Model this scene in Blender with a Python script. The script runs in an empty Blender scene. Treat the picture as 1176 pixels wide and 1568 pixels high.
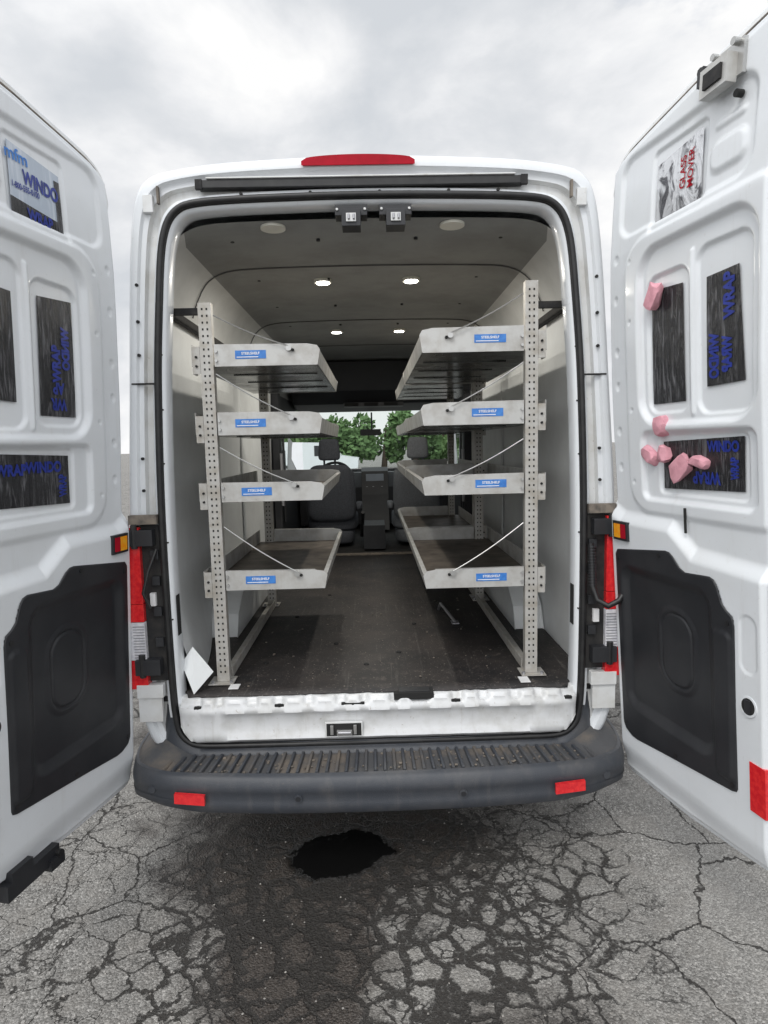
import bpy, math, random, bmesh
import numpy as np
from mathutils import Matrix, Vector, Euler, noise
random.seed(7)
scene=bpy.context.scene
scene.view_settings.view_transform='Standard'; scene.view_settings.look='None'; scene.view_settings.exposure=0
COL=scene.collection
rad=math.radians

# ------------------------------------------------------------------ materials
def newmat(name):
    m=bpy.data.materials.new(name); m.use_nodes=True; nt=m.node_tree; nt.nodes.clear()
    o=nt.nodes.new("ShaderNodeOutputMaterial"); p=nt.nodes.new("ShaderNodeBsdfPrincipled")
    nt.links.new(p.outputs[0],o.inputs[0]); return m,nt,p
def N(nt,t,**k):
    n=nt.nodes.new(t)
    for a,b in k.items(): setattr(n,a,b)
    return n
def sv(node,**k):
    for a,b in k.items(): node.inputs[a.replace('_',' ')].default_value=b
def ramp(nt,src,stops,interp='LINEAR'):
    r=N(nt,"ShaderNodeValToRGB"); r.color_ramp.interpolation=interp
    e=r.color_ramp.elements
    while len(e)<len(stops): e.new(.5)
    for i,(p,c) in enumerate(stops):
        e[i].position=p; e[i].color=(c,c,c,1) if not isinstance(c,(tuple,list)) else (*c,1)
    nt.links.new(src,r.inputs[0]); return r.outputs[0]
def mixc(nt,fac,a,b,mode='MIX'):
    m=N(nt,"ShaderNodeMix",data_type='RGBA',blend_type=mode)
    for s,v in ((0,fac),(6,a),(7,b)):
        if isinstance(v,bpy.types.NodeSocket): nt.links.new(v,m.inputs[s])
        elif s==0: m.inputs[0].default_value=v
        else: m.inputs[s].default_value=(*v,1)
    return m.outputs[2]
def mat(name,c1,c2=None,rough=.5,metal=0,scale=8,detail=6,lo=.4,hi=.65,bump=0,bscale=60,rough2=None,coat=0,streak=0,spec=.5):
    m,nt,p=newmat(name)
    tc=N(nt,"ShaderNodeTexCoord")
    p.inputs['Roughness'].default_value=rough; p.inputs['Metallic'].default_value=metal; p.inputs['Specular IOR Level'].default_value=spec
    p.inputs['Coat Weight'].default_value=coat; p.inputs['Coat Roughness'].default_value=.1
    n=N(nt,"ShaderNodeTexNoise"); sv(n,Scale=scale,Detail=detail,Roughness=.6); nt.links.new(tc.outputs['Object'],n.inputs['Vector'])
    if c2 is None: c2=tuple(x*.88 for x in c1)
    f=ramp(nt,n.outputs[0],[(lo,0.),(hi,1.)])
    col=mixc(nt,f,c1,c2)
    if streak:
        mp=N(nt,"ShaderNodeMapping"); mp.inputs['Scale'].default_value=(26,26,2.2); nt.links.new(tc.outputs['Object'],mp.inputs[0])
        ns=N(nt,"ShaderNodeTexNoise"); sv(ns,Scale=1,Detail=6,Roughness=.7); nt.links.new(mp.outputs[0],ns.inputs['Vector'])
        n4=N(nt,"ShaderNodeTexNoise"); sv(n4,Scale=55,Detail=4,Roughness=.7); nt.links.new(tc.outputs['Object'],n4.inputs['Vector'])
        col=mixc(nt,ramp(nt,ns.outputs[0],[(.56,0.),(.78,streak)]),col,(.33,.29,.24))
        col=mixc(nt,ramp(nt,n4.outputs[0],[(.64,0.),(.72,streak)]),col,(.26,.21,.16))
    nt.links.new(col,p.inputs['Base Color'])
    if rough2 is not None:
        mr=N(nt,"ShaderNodeMapRange"); sv(mr,To_Min=rough,To_Max=rough2); nt.links.new(f,mr.inputs[0]); nt.links.new(mr.outputs[0],p.inputs['Roughness'])
    if bump:
        b=N(nt,"ShaderNodeTexNoise"); sv(b,Scale=bscale,Detail=4); nt.links.new(tc.outputs['Object'],b.inputs['Vector'])
        bb=N(nt,"ShaderNodeBump"); sv(bb,Strength=bump,Distance=.004); nt.links.new(b.outputs[0],bb.inputs['Height']); nt.links.new(bb.outputs[0],p.inputs['Normal'])
    return m
def emis(name,c,s):
    m,nt,p=newmat(name); p.inputs['Base Color'].default_value=(*c,1); p.inputs['Emission Color'].default_value=(*c,1); p.inputs['Emission Strength'].default_value=s; return m

M={}
M['paint']=mat("white_paint",(.70,.725,.75),(.66,.68,.69),rough=.3,scale=3,lo=.45,hi=.8,coat=.3,streak=.16)
M['jamb']=mat("white_jamb_paint",(.66,.67,.67),(.50,.49,.46),rough=.42,scale=9,lo=.45,hi=.8,streak=.45)
M['sill']=mat("scuffed_sill_paint",(.66,.67,.68),(.50,.50,.48),rough=.35,scale=14,lo=.45,hi=.8,streak=.5,bump=.15,bscale=30)
M['liner']=mat("wall_liner",(.78,.80,.80),(.67,.68,.68),rough=.5,scale=4,lo=.4,hi=.8,bump=.05,streak=.12)
M['upper']=mat("upper_liner",(.64,.65,.64),(.56,.57,.56),rough=.7,scale=5)
M['ceil']=mat("headliner",(.30,.31,.305),(.25,.255,.25),rough=.85,scale=5,bump=.15,bscale=200)
M['seam']=mat("headliner_seam",(.12,.12,.12),rough=.8)
M['black']=mat("black_plastic",(.014,.015,.018),(.024,.025,.028),rough=.5,scale=5,bump=.15,bscale=350)
M['bumper']=mat("bumper_plastic",(.042,.047,.057),(.08,.08,.083),rough=.48,scale=7,bump=.3,bscale=260,lo=.45,hi=.78,streak=.12)
M['bumpdirt']=mat("dirty_bumper_plastic",(.065,.066,.070),(.17,.14,.11),rough=.72,scale=6,bump=.3,bscale=120,lo=.46,hi=.74)
M['rubber']=mat("black_rubber",(.010,.010,.011),(.02,.02,.02),rough=.45,scale=20)
M['darkgap']=mat("dark_recess",(.012,.012,.013),(.03,.028,.026),rough=.8,scale=20,bump=.4)
M['steel']=mat("grey_shelf_steel",(.50,.50,.485),(.38,.365,.34),rough=.4,metal=.3,scale=14,lo=.42,hi=.72,rough2=.6,streak=.35)
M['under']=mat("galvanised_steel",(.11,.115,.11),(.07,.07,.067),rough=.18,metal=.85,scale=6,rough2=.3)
M['tray']=mat("worn_tray_surface",(.16,.135,.11),(.07,.055,.045),rough=.5,metal=.4,scale=11)
M['post']=mat("post_steel",(.49,.48,.455),(.36,.33,.28),rough=.48,metal=.3,scale=22,lo=.42,hi=.72,streak=.4)
M['hole']=mat("hole_dark",(.015,.015,.015),rough=.9)
M['cable']=mat("steel_cable",(.5,.5,.49),rough=.35,metal=.8)
M['blue']=mat("blue_sticker",(.03,.16,.50),(.05,.22,.6),rough=.4,scale=40)
M['white']=mat("white_print",(.8,.8,.8),rough=.5)
M['bluetext']=mat("blue_print",(.012,.025,.20),(.02,.04,.30),rough=.35,scale=60)
M['red']=mat("red_lens",(.60,.012,.02),(.75,.03,.03),rough=.15,scale=60,coat=.5)
M['reddark']=mat("red_brake_lens",(.38,.006,.02),(.30,.006,.015),rough=.6,scale=20,spec=.15)
M['clear']=mat("reverse_lens",(.75,.74,.76),(.55,.55,.6),rough=.15,scale=60,coat=.5)
M['orange']=mat("amber_lens",(.85,.28,.01),(.8,.4,.03),rough=.2,scale=60)
M['seat']=mat("seat_fabric",(.075,.08,.095),(.05,.055,.065),rough=.9,scale=90,bump=.4,bscale=400)
M['seat2']=mat("seat_fabric_light",(.17,.18,.20),(.13,.14,.15),rough=.9,scale=90,bump=.4,bscale=400)
M['dash']=mat("dash_plastic",(.03,.031,.035),rough=.6)
M['foam']=mat("pink_foam",(.72,.36,.42),(.6,.28,.33),rough=.9,scale=40,bump=.5,bscale=90)
M['screen']=mat("dash_screen",(.25,.28,.32),rough=.2)
M['seal']=mat("tan_seal",(.20,.17,.14),(.09,.08,.07),rough=.8,scale=30)
M['lampon']=emis("lit_led",(1,.97,.9),14)
M['lens']=mat("dome_lens",(.75,.74,.66),rough=.4)
M['tyre']=mat("tyre_rubber",(.02,.02,.02),rough=.9)
M['rim']=mat("steel_rim",(.4,.4,.42),rough=.4,metal=.7)
def film(name,c1,c2,rough,ribs,strength,metal=0.,lo=.52,hi=.72,asp=.06):
    m,nt,p=newmat(name); tc=N(nt,"ShaderNodeTexCoord")
    mp=N(nt,"ShaderNodeMapping"); mp.inputs['Scale'].default_value=(ribs,ribs,ribs*asp); nt.links.new(tc.outputs['Object'],mp.inputs[0])
    n=N(nt,"ShaderNodeTexNoise"); sv(n,Scale=1,Detail=5,Roughness=.65,Distortion=.8); nt.links.new(mp.outputs[0],n.inputs['Vector'])
    nt.links.new(mixc(nt,ramp(nt,n.outputs[0],[(lo,0.),(hi,1.)]),c1,c2),p.inputs['Base Color'])
    b=N(nt,"ShaderNodeBump"); sv(b,Strength=strength,Distance=.006); nt.links.new(n.outputs[0],b.inputs['Height']); nt.links.new(b.outputs[0],p.inputs['Normal'])
    p.inputs['Roughness'].default_value=rough; p.inputs['Metallic'].default_value=metal; return m
M['film']=film("black_window_film",(.016,.016,.018),(.15,.15,.16),.25,70,.7,asp=.12)
M['foil']=film("silver_foil",(.68,.69,.71),(.10,.10,.11),.2,22,1.0,.6,.52,.62,.5)
M['milky']=film("milky_film",(.42,.48,.56),(.66,.70,.76),.25,30,.4,0.)
m,nt,p=newmat("glass"); g=N(nt,"ShaderNodeBsdfGlossy"); sv(g,Roughness=.03); t=N(nt,"ShaderNodeBsdfTransparent"); t.inputs[0].default_value=(.86,.92,.9,1)
mx=N(nt,"ShaderNodeMixShader"); mx.inputs[0].default_value=.07; nt.links.new(t.outputs[0],mx.inputs[1]); nt.links.new(g.outputs[0],mx.inputs[2])
nt.links.new(mx.outputs[0],[n for n in nt.nodes if n.type=='OUTPUT_MATERIAL'][0].inputs[0]); M['glass']=m
m,nt,p=newmat("worn_rubber_floor"); tc=N(nt,"ShaderNodeTexCoord")
n1=N(nt,"ShaderNodeTexNoise"); sv(n1,Scale=2.2,Detail=9,Roughness=.7); nt.links.new(tc.outputs['Object'],n1.inputs['Vector'])
n2=N(nt,"ShaderNodeTexNoise"); sv(n2,Scale=28,Detail=6,Roughness=.7); nt.links.new(tc.outputs['Object'],n2.inputs['Vector'])
c=mixc(nt,ramp(nt,n1.outputs[0],[(.38,0.),(.70,1.)]),(.014,.013,.0135),(.050,.041,.037))
c=mixc(nt,ramp(nt,n2.outputs[0],[(.58,0.),(.72,.65)]),c,(.12,.10,.088))
mp=N(nt,"ShaderNodeMapping"); mp.inputs['Scale'].default_value=(30,1.5,1); nt.links.new(tc.outputs['Object'],mp.inputs[0])
n3=N(nt,"ShaderNodeTexNoise"); sv(n3,Scale=2,Detail=4); nt.links.new(mp.outputs[0],n3.inputs['Vector'])
c=mixc(nt,ramp(nt,n3.outputs[0],[(.62,0.),(.75,.35)]),c,(.14,.13,.12))
n4=N(nt,"ShaderNodeTexNoise"); sv(n4,Scale=140,Detail=2); nt.links.new(tc.outputs['Object'],n4.inputs['Vector'])
c=mixc(nt,ramp(nt,n4.outputs[0],[(.68,0.),(.72,.8)]),c,(.30,.27,.23))
nt.links.new(c,p.inputs['Base Color']); p.inputs['Roughness'].default_value=.62
b=N(nt,"ShaderNodeBump"); sv(b,Strength=.3,Distance=.004); nt.links.new(n2.outputs[0],b.inputs['Height']); nt.links.new(b.outputs[0],p.inputs['Normal']); M['floor']=m

# ------------------------------------------------------------------ mesh helpers
def empty(name):
    e=bpy.data.objects.new(name,None); COL.objects.link(e); return e
VAN=empty("cargo_van")
def addmesh(name,verts,faces,mats,mi=None,parent=None,smooth=False,bevel=0,angle=None):
    me=bpy.data.meshes.new(name); me.from_pydata([tuple(v) for v in verts],[],faces)
    if not isinstance(mats,(list,tuple)): mats=[mats]
    for m in mats: me.materials.append(m)
    if mi is not None: me.polygons.foreach_set("material_index",mi)
    if smooth: me.polygons.foreach_set("use_smooth",[True]*len(me.polygons))
    me.update(); ob=bpy.data.objects.new(name,me); COL.objects.link(ob)
    if parent: ob.parent=parent
    if bevel:
        b=ob.modifiers.new("b",'BEVEL'); b.width=bevel; b.segments=2; b.limit_method='ANGLE'; b.angle_limit=rad(40)
    if angle and smooth:
        e=ob.modifiers.new("es",'EDGE_SPLIT'); e.split_angle=rad(angle)
    return ob
class MB:
    def __init__(s): s.v=[];s.f=[];s.mi=[];s.mats=[]
    def m(s,mat):
        if mat not in s.mats: s.mats.append(mat)
        return s.mats.index(mat)
    def box(s,x0,x1,y0,y1,z0,z1,mat,M4=None):
        i=len(s.v); c=[(x0,y0,z0),(x1,y0,z0),(x1,y1,z0),(x0,y1,z0),(x0,y0,z1),(x1,y0,z1),(x1,y1,z1),(x0,y1,z1)]
        if M4: c=[tuple(M4@Vector(q)) for q in c]
        s.v+=c
        for q in ((0,3,2,1),(4,5,6,7),(0,1,5,4),(1,2,6,5),(2,3,7,6),(3,0,4,7)): s.f.append(tuple(i+k for k in q)); s.mi.append(s.m(mat))
    def prism(s,pts,d,mat):
        i=len(s.v); n=len(pts); d=Vector(d); s.v+=[tuple(Vector(p)) for p in pts]+[tuple(Vector(p)+d) for p in pts]
        k=s.m(mat); s.f.append(tuple(range(i,i+n))); s.f.append(tuple(range(i+2*n-1,i+n-1,-1))); s.mi+=[k,k]
        for a in range(n): s.f.append((i+a,i+(a+1)%n,i+n+(a+1)%n,i+n+a)); s.mi.append(k)
    def cyl(s,p0,p1,r,mat,n=10,r1=None):
        p0=Vector(p0);p1=Vector(p1);d=(p1-p0).normalized(); a=d.orthogonal().normalized(); b=d.cross(a); i=len(s.v); r1=r if r1 is None else r1
        for q,rr in ((p0,r),(p1,r1)):
            for k in range(n):
                t=2*math.pi*k/n; s.v.append(tuple(q+a*math.cos(t)*rr+b*math.sin(t)*rr))
        k=s.m(mat)
        for j in range(n): s.f.append((i+j,i+(j+1)%n,i+n+(j+1)%n,i+n+j)); s.mi.append(k)
        s.f.append(tuple(range(i+n-1,i-1,-1))); s.f.append(tuple(range(i+n,i+2*n))); s.mi+=[k,k]
    def raw(s,vs,fs,mat):
        i=len(s.v); s.v+=[tuple(v) for v in vs]; k=s.m(mat)
        for f in fs: s.f.append(tuple(i+q for q in f)); s.mi.append(k)
    def make(s,name,parent=None,bevel=.0015,smooth=False): return addmesh(name,s.v,s.f,s.mats,s.mi,parent,bevel=bevel,smooth=smooth,angle=35 if smooth else None)
def tube(name,pts,r,mat,parent=None,cyclic=False,res=3):
    c=bpy.data.curves.new(name,'CURVE'); c.dimensions='3D'; c.bevel_depth=r; c.bevel_resolution=res; sp=c.splines.new('POLY'); sp.points.add(len(pts)-1)
    for i,p in enumerate(pts): sp.points[i].co=(*p,1)
    sp.use_cyclic_u=cyclic; sp.use_smooth=True; c.materials.append(mat); o=bpy.data.objects.new(name,c); COL.objects.link(o)
    if parent: o.parent=parent
    return o
def textmesh(body,size,bold=0.0):
    c=bpy.data.curves.new("t",'FONT'); c.body=body; c.size=size; c.offset=bold; c.align_x='CENTER'; c.align_y='CENTER'; o=bpy.data.objects.new("t",c); COL.objects.link(o)
    bpy.context.view_layer.update(); me=bpy.data.meshes.new_from_object(o); vs=[tuple(v.co) for v in me.vertices]; fs=[tuple(p.vertices) for p in me.polygons]
    bpy.data.objects.remove(o); bpy.data.meshes.remove(me); return vs,fs
def catmull(keys,n):
    P=[Vector(k) for k in keys]; out=[]
    for i in range(len(P)-1):
        p0=P[i-1] if i else P[0]*2-P[1]; p1=P[i];p2=P[i+1]; p3=P[i+2] if i+2<len(P) else P[-1]*2-P[-2]
        l=(p2-p1).length
        t1=(p2-p0)/2; t2=(p3-p1)/2
        if t1.length>l: t1*=l/t1.length
        if t2.length>l: t2*=l/t2.length
        for j in range(n):
            t=j/n; out.append(p1*(2*t**3-3*t*t+1)+t1*(t**3-2*t*t+t)+p2*(-2*t**3+3*t*t)+t2*(t**3-t*t))
    out.append(P[-1]); return out
def fullloop(half,n=6):
    h=catmull([Vector((a,b)) for a,b in half],n); return h+[Vector((-p.x,p.y)) for p in reversed(h[1:-1])]
def inset(loop,d):
    n=len(loop); out=[]
    for i in range(n):
        t=(loop[(i+1)%n]-loop[i-1]).normalized(); nr=Vector((-t.y,t.x)); out.append(loop[i]+nr*d)
    return out
def loft(name,rings,mats,parent,mi=None,closed=True,smooth=True,angle=50):
    n=len(rings[0]); v=[p for r in rings for p in r]; f=[];m=[]
    for a in range(len(rings)-1):
        for i in range(n if closed else n-1):
            j=(i+1)%n; f.append((a*n+i,a*n+j,(a+1)*n+j,(a+1)*n+i)); m.append(mi[a] if mi else 0)
    return addmesh(name,v,f,mats,m,parent,smooth=smooth,angle=angle)
def lerp(a,b,t): return a+(b-a)*t
def interp(x,tab): return float(np.interp(x,[a for a,b in tab],[b for a,b in tab]))

# ------------------------------------------------------------------ van rear frame
O_half=[(0,.45),(.6,.45),(.86,.47),(.93,.60),(.94,.74),(.932,1.38),(.90,1.9),(.872,2.3),(.848,2.5),(.815,2.595),(.75,2.64),(.55,2.672),(.2,2.69),(0,2.692)]
S_half=[(0,.487),(.6,.49),(.73,.50),(.785,.56),(.80,.74),(.802,1.38),(.785,1.9),(.762,2.2),(.742,2.38),(.71,2.475),(.65,2.522),(.5,2.538),(.2,2.546),(0,2.548)]
O=fullloop(O_half); S=fullloop(S_half)
def R3(loop,y): return [(p.x,y,p.y) for p in loop]
def mixl(a,b,t): return [p.lerp(q,t) for p,q in zip(a,b)]
rings=[R3(O,.14),R3(O,.03),R3(inset(O,.006),.008),R3(inset(O,.018),0),R3(mixl(O,S,.30),.0),R3(mixl(O,S,.36),.012),R3(mixl(O,S,.50),.014),R3(mixl(O,S,.55),.034),R3(mixl(O,S,.74),.034),R3(mixl(O,S,.80),.010),R3(inset(S,-.012),.004),R3(S,.0),R3(inset(S,.008),0.),R3(inset(S,.022),.006),R3(inset(S,.027),.02),R3(inset(S,.029),.07),R3(inset(S,.012),.12)]
loft("rear_frame",rings,[M['paint'],M['jamb']],VAN,mi=[0,0,0,0,0,0,1,1,1,0,0,0,0,0,0,1])
tube("weather_seal",R3(inset(S,-.001),-.008),.0115,M['rubber'],VAN,True)
tube("weather_seal_lip",R3(inset(S,.008),.0),.005,M['rubber'],VAN,True)
mb=MB()
mb.box(-.60,.57,-.008,.03,2.580,2.607,M['rubber'])
mb.box(-.61,-.585,-.012,.004,2.575,2.609,M['darkgap']); mb.box(.56,.585,-.012,.004,2.575,2.609,M['darkgap'])
mb.box(-.57,.54,-.014,0,2.609,2.614,M['jamb'])
for x in (-.45,-.2,.05,.3,.48): mb.cyl((x,-.002,2.562),(x,.03,2.562),.006,M['darkgap'],10)
for s in (-1,1):
    def sb(a,b,*r): mb.box(min(s*a,s*b),max(s*a,s*b),*r)
    sb(.765,.80,-.008,.01,2.50,2.56,M['jamb'])
    sb(.742,.750,-.008,.01,2.53,2.59,M['seal'])
    sb(.80,.884,-.003,.01,1.893,1.899,M['darkgap'])
    sb(.812,.90,-.004,.02,.76,1.37,M['darkgap'])
    for zz in (1.33,.83):
        sb(.83,.925,-.045,0,zz-.035,zz+.025,M['black'])
        mb.cyl((s*.90,-.035,zz-.045),(s*.90,-.035,zz+.045),.012,M['rubber'])
    sb(.815,.92,-.03,-.003,1.375,1.41,M['seal'])
    for zz in (.90,1.02,1.14,1.24): sb(.82,.85,-.02,0,zz,zz+.035,M['black'])
    sb(.83,.93,-.03,.0,.70,.752,M['jamb']); sb(.84,.93,-.02,.0,.60,.70,M['jamb'])
    sb(.7715,.7745,.018,.055,.93,1.09,M['hole'])
    for zz in (1.5,1.62,2.0,2.12,2.25): mb.cyl((s*(.865-.03*(zz-1.5)),-.004,zz),(s*(.865-.03*(zz-1.5)),.006,zz),.006,M['darkgap'])
    for zz in (1.0,1.3,1.6,1.8,2.0): mb.cyl((s*(.787-.04*max(0,zz-1.5)),-.001,zz),(s*(.787-.04*max(0,zz-1.5)),.006,zz),.0035,M['darkgap'],8)
for x in (-.055,.105):
    mb.box(x-.058,x+.058,-.015,.05,2.475,2.512,M['black']); mb.box(x-.034,x+.034,-.035,.04,2.432,2.49,M['black'])
    mb.box(x-.018,x+.018,-.04,-.03,2.445,2.475,M['cable']); mb.cyl((x-.008,-.045,2.452),(x-.008,-.045,2.47),.004,M['rim']); mb.cyl((x+.01,-.045,2.452),(x+.01,-.045,2.47),.004,M['rim'])
    for q in (-.05,.05): mb.cyl((x+q,-.02,2.495),(x+q,-.01,2.495),.005,M['cable'])
mb.make("rear_frame_fittings",VAN)
pts=[]
for i in range(25):
    t=i/24; pts.append((-.225+.40*t,2.662+.020*math.sin(math.pi*t)**.35 if 0<t<1 else 2.662))
top=[(x-.0,-.012,z) for x,z in pts]; bot=[(x,-.012,2.652) for x,z in pts]
mb=MB(); mb.prism(bot+top[::-1],(0,.05,0),M['reddark']); mb.make("high_brake_light",VAN,bevel=.003)
for s in (-1,1):
    mb=MB()
    for z0,z1,mt in ((.735,.85,'red'),(.85,1.0,'clear'),(1.0,1.07,'red'),(1.07,1.365,'red')):
        mb.box(min(s*.885,s*.968),max(s*.885,s*.968),-.028,.12,z0+.001,z1-.001,M[mt])
    for k in range(12): mb.box(min(s*.886,s*.93),max(s*.886,s*.93),-.030,-.027,.86+k*.011,.864+k*.011,M['rim'])
    mb.make("tail_light",VAN,bevel=.008)
tube("wiring_conduit",[(.822,-.03,1.26),(.826,-.04,1.18),(.824,-.05,1.10),(.835,-.07,1.05),(.87,-.09,1.03),(.91,-.09,1.05),(.935,-.08,1.08)],.011,M['rubber'],VAN)
mb=MB()
for k in range(14): mb.cyl((.824,-.037-.001*k,1.25-k*.011),(.824,-.038-.001*k,1.245-k*.011),.0145,M['black'])
mb.box(.84,.862,-.02,0,.95,1.0,M['white']); mb.box(-.86,-.84,-.02,0,1.06,1.11,M['white']); mb.make("conduit_ribs",VAN,bevel=0)
tube("door_check_cable",[(-.825,-.02,1.28),(-.85,-.05,1.2),(-.87,-.06,1.12),(-.85,-.05,1.06)],.006,M['rubber'],VAN)

# ------------------------------------------------------------------ sill
prof=[(.03,.683),(.0,.683),(-.006,.680),(-.010,.668),(-.014,.660),(-.020,.657),(-.036,.655),(-.043,.646),(-.044,.632),(-.036,.622),(-.033,.56),(-.036,.545),(-.034,.522),(-.02,.508),(.01,.503)]
nx=300; rings=[]
bumps=[(-.66,.03),(-.56,.05),(-.44,.035),(-.33,.045),(-.21,.05),(-.1,.035),(.0,.05),(.1,.03),(.24,.05),(.36,.035),(.47,.05),(.58,.035),(.68,.04)]
for k,(y,z) in enumerate(prof):
    r=[]
    for i in range(nx+1):
        x=-.775+1.55*i/nx; b=max(0,max(1-((x-c)/w)**4 for c,w in bumps))
        yy=y;zz=z
        if 2<=k<=5: yy-=.017*b; zz+=(.012*b if k>=3 else .004*b)
        if k==7 or k==8: yy+=.004*(1-b)
        e=max(0,(abs(x)-.69)/.085); zz=max(zz,.503+.075*e*e); yy=yy+.02*e**3
        if .54<z<.63:
            q=min(1,max(0,(.62-abs(x))/.03)); yy+=.009*q
        zz+=.0015*noise.noise(Vector((x*14,z*10,0)))
        r.append((x,yy,zz))
    rings.append(r)
loft("rear_sill",rings,M['sill'],VAN,closed=False,angle=60)
mb=MB()
def disc(mb,x,y,z,rx,ry,mt,tilt=0,n=20):
    vs=[(x+rx*math.cos(2*math.pi*k/n),y+ry*math.sin(2*math.pi*k/n)*math.cos(tilt),z+ry*math.sin(2*math.pi*k/n)*math.sin(tilt)) for k in range(n)]
    mb.raw(vs,[tuple(range(n))],mt)
for x,rx in ((-.385,.018),(-.10,.045),(.30,.018),(-.70,.014),(.74,.014)):
    mb.cyl((x,-.030,.652),(x,-.030,.6605),.009,M['hole'],16); mb.box(x-rx,x+rx,-.037,-.024,.650,.6603,M['hole'])
mb.box(.06,.215,-.032,.03,.664,.6905,M['hole']); mb.box(.08,.20,-.02,.02,.686,.694,M['black'])
mb.box(-.21,-.065,-.040,-.03,.525,.585,M['jamb']); mb.box(-.205,-.07,-.042,-.036,.53,.58,M['hole'])
mb.box(-.165,-.105,-.052,-.04,.535,.556,M['cable']); mb.box(-.19,-.178,-.05,-.04,.538,.575,M['cable']); mb.box(-.10,-.088,-.05,-.04,.538,.575,M['cable'])
mb.cyl((-.16,-.055,.548),(-.11,-.055,.548),.006,M['rim'])
mb.make("sill_striker_fittings",VAN,bevel=.001)

# ------------------------------------------------------------------ bumper
def bump_path(k):
    inner=[(.84,.42),(.845,.10),(.84,.035),(.80,.005),(.70,-.005),(.35,-.012),(0,-.014)]
    outer=[(.985,.42),(.985,.12),(.965,-.02),(.92,-.115),(.78,-.175),(.40,-.215),(0,-.225)]
    a=catmull([Vector(q) for q in inner],10); b=catmull([Vector(q) for q in outer],10)
    h=[p.lerp(q,k) for p,q in zip(a,b)]
    return [Vector((-p.x,p.y)) for p in h]+[p for p in reversed(h[:-1])]
base0=bump_path(0); rings=[]
spec=[(0,.50,.14),(.02,.475,.13),(.10,.468,.07),(.12,.458,.045),(.80,.450,.01),(.83,.462,.0),(.90,.460,0),(.96,.450,0),(1.0,.425,0),(1.004,.405,0),(.99,.40,0),(.99,.365,0),(1.0,.358,0),(.985,.335,0),(.93,.318,0),(.5,.32,0)]
for k,z,rise in spec:
    pth=bump_path(k); r=[]
    for p,q in zip(pth,base0):
        e=max(0,min(1,(abs(q.x)-.70)/.14)); e=e*e*(3-2*e)
        bulge=.04*max(0,(abs(q.x)-.6)/.3) if k>=.9 and z<.4 else 0
        if .36<z<.403: bulge=0
        r.append((p.x,p.y,z+rise*e+min(bulge,.02)+(.012*e if k<.95 else 0)))
    rings.append(r)
loft("rear_bumper",rings,[M['bumper'],M['bumpdirt']],VAN,mi=[0,0,0,1,1]+[0]*10,closed=False,angle=45)
mb=MB(); nr=46
for i in range(nr):
    x=-.79+1.58*i/(nr-1)
    yf=-.215+.05*(abs(x)/.8)**3; yb=-.035
    if abs(x)>.72: yb=-.045
    sk=.012*(x/.8)
    vs=[(x-.007,yb,.459),(x+.007,yb,.459),(x+.0045,yb,.470),(x-.0045,yb,.470),(x-.007+sk*2,yf+.035,.452),(x+.007+sk*2,yf+.035,.452),(x+.0045+sk*2,yf+.035,.464),(x-.0045+sk*2,yf+.035,.464)]
    mb.raw(vs,[(0,1,2,3),(7,6,5,4),(0,4,5,1),(1,5,6,2),(2,6,7,3),(3,7,4,0)],M['bumper'] if i%3 else M['bumpdirt'])
for i in range(160):
    x=random.uniform(-.8,.8); y=random.uniform(-.16,-.03); r=random.uniform(.0015,.005); mb.box(x-r,x+r*1.6,y-r,y+r,.4555,.4575+r*.8,M['seal'])
mb.make("bumper_step_ribs",VAN,bevel=.0015)
mb=MB()
for s in (-1,1):
    mb.prism([(s*.64,-.203,.402),(s*.755,-.182,.402),(s*.755,-.184,.366),(s*.64,-.204,.366)],(0,-.014,0),M['red'])
for x in (-.30,.30): mb.cyl((x,-.210,.385),(x,-.227,.385),.014,M['bumper'],16); mb.cyl((x,-.227,.385),(x,-.2275,.385),.010,M['black'],16)
for x in (-.845,.845): mb.cyl((x,-.13,.40),(x*1.005,-.159,.40),.014,M['bumper'],16)
mb.make("bumper_reflectors",VAN,bevel=.002)

# ------------------------------------------------------------------ van exterior shell
def ztop(y): return interp(y,[(0,2.70),(3.7,2.76),(4.2,2.62),(4.75,2.12),(5.4,1.36),(5.9,1.12),(6.05,.95)])
Oh=catmull([Vector(q) for q in O_half],4)[8:]
ys=[.14,.3,.6,.9,1.2,1.6,2,2.6,3.2,3.6,3.75,4.0,4.25,4.5,4.75,4.85,5.1,5.4,5.6,5.8,5.95,6.05]
v=[];f=[];mi=[]
prof2=Oh+[Vector((-p.x,p.y)) for p in reversed(Oh[:-1])]; n=len(prof2)
for y in ys:
    zt=ztop(y); w=interp(y,[(0,1),(1,1.06),(4.9,1.06),(5.6,1.0),(6.05,.9)])
    for p in prof2:
        z=p.y+ .05*min(1,y/1.0)*(1 if p.y>2.4 else 0); z=min(z,zt); v.append((p.x*w,y,max(z,.42)))
for a in range(len(ys)-1):
    for i in range(n-1):
        p,q=prof2[i],prof2[i+1]; ym=(ys[a]+ys[a+1])/2; zm=(p.y+q.y)/2
        if 3.6<ym<4.75 and 1.35<zm<1.95: continue
        if 4.75<ym<5.4 and zm>1.4 and max(p.y,q.y)>ztop(ym): continue
        if 1.35<zm<1.8 and 4.75<ym<4.85: continue
        f.append((a*n+i,(a+1)*n+i,(a+1)*n+i+1,a*n+i+1)); mi.append(0)
b=(len(ys)-1)*n; f.append(tuple(range(b,b+n))); mi.append(0)
addmesh("body_shell",v,f,[M['paint']],mi,VAN,smooth=True,angle=40)
mb=MB()
mb.raw([(-.80,4.76,2.10),(.80,4.76,2.10),(.86,5.39,1.37),(-.86,5.39,1.37)],[(0,1,2,3)],M['glass'])
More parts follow.
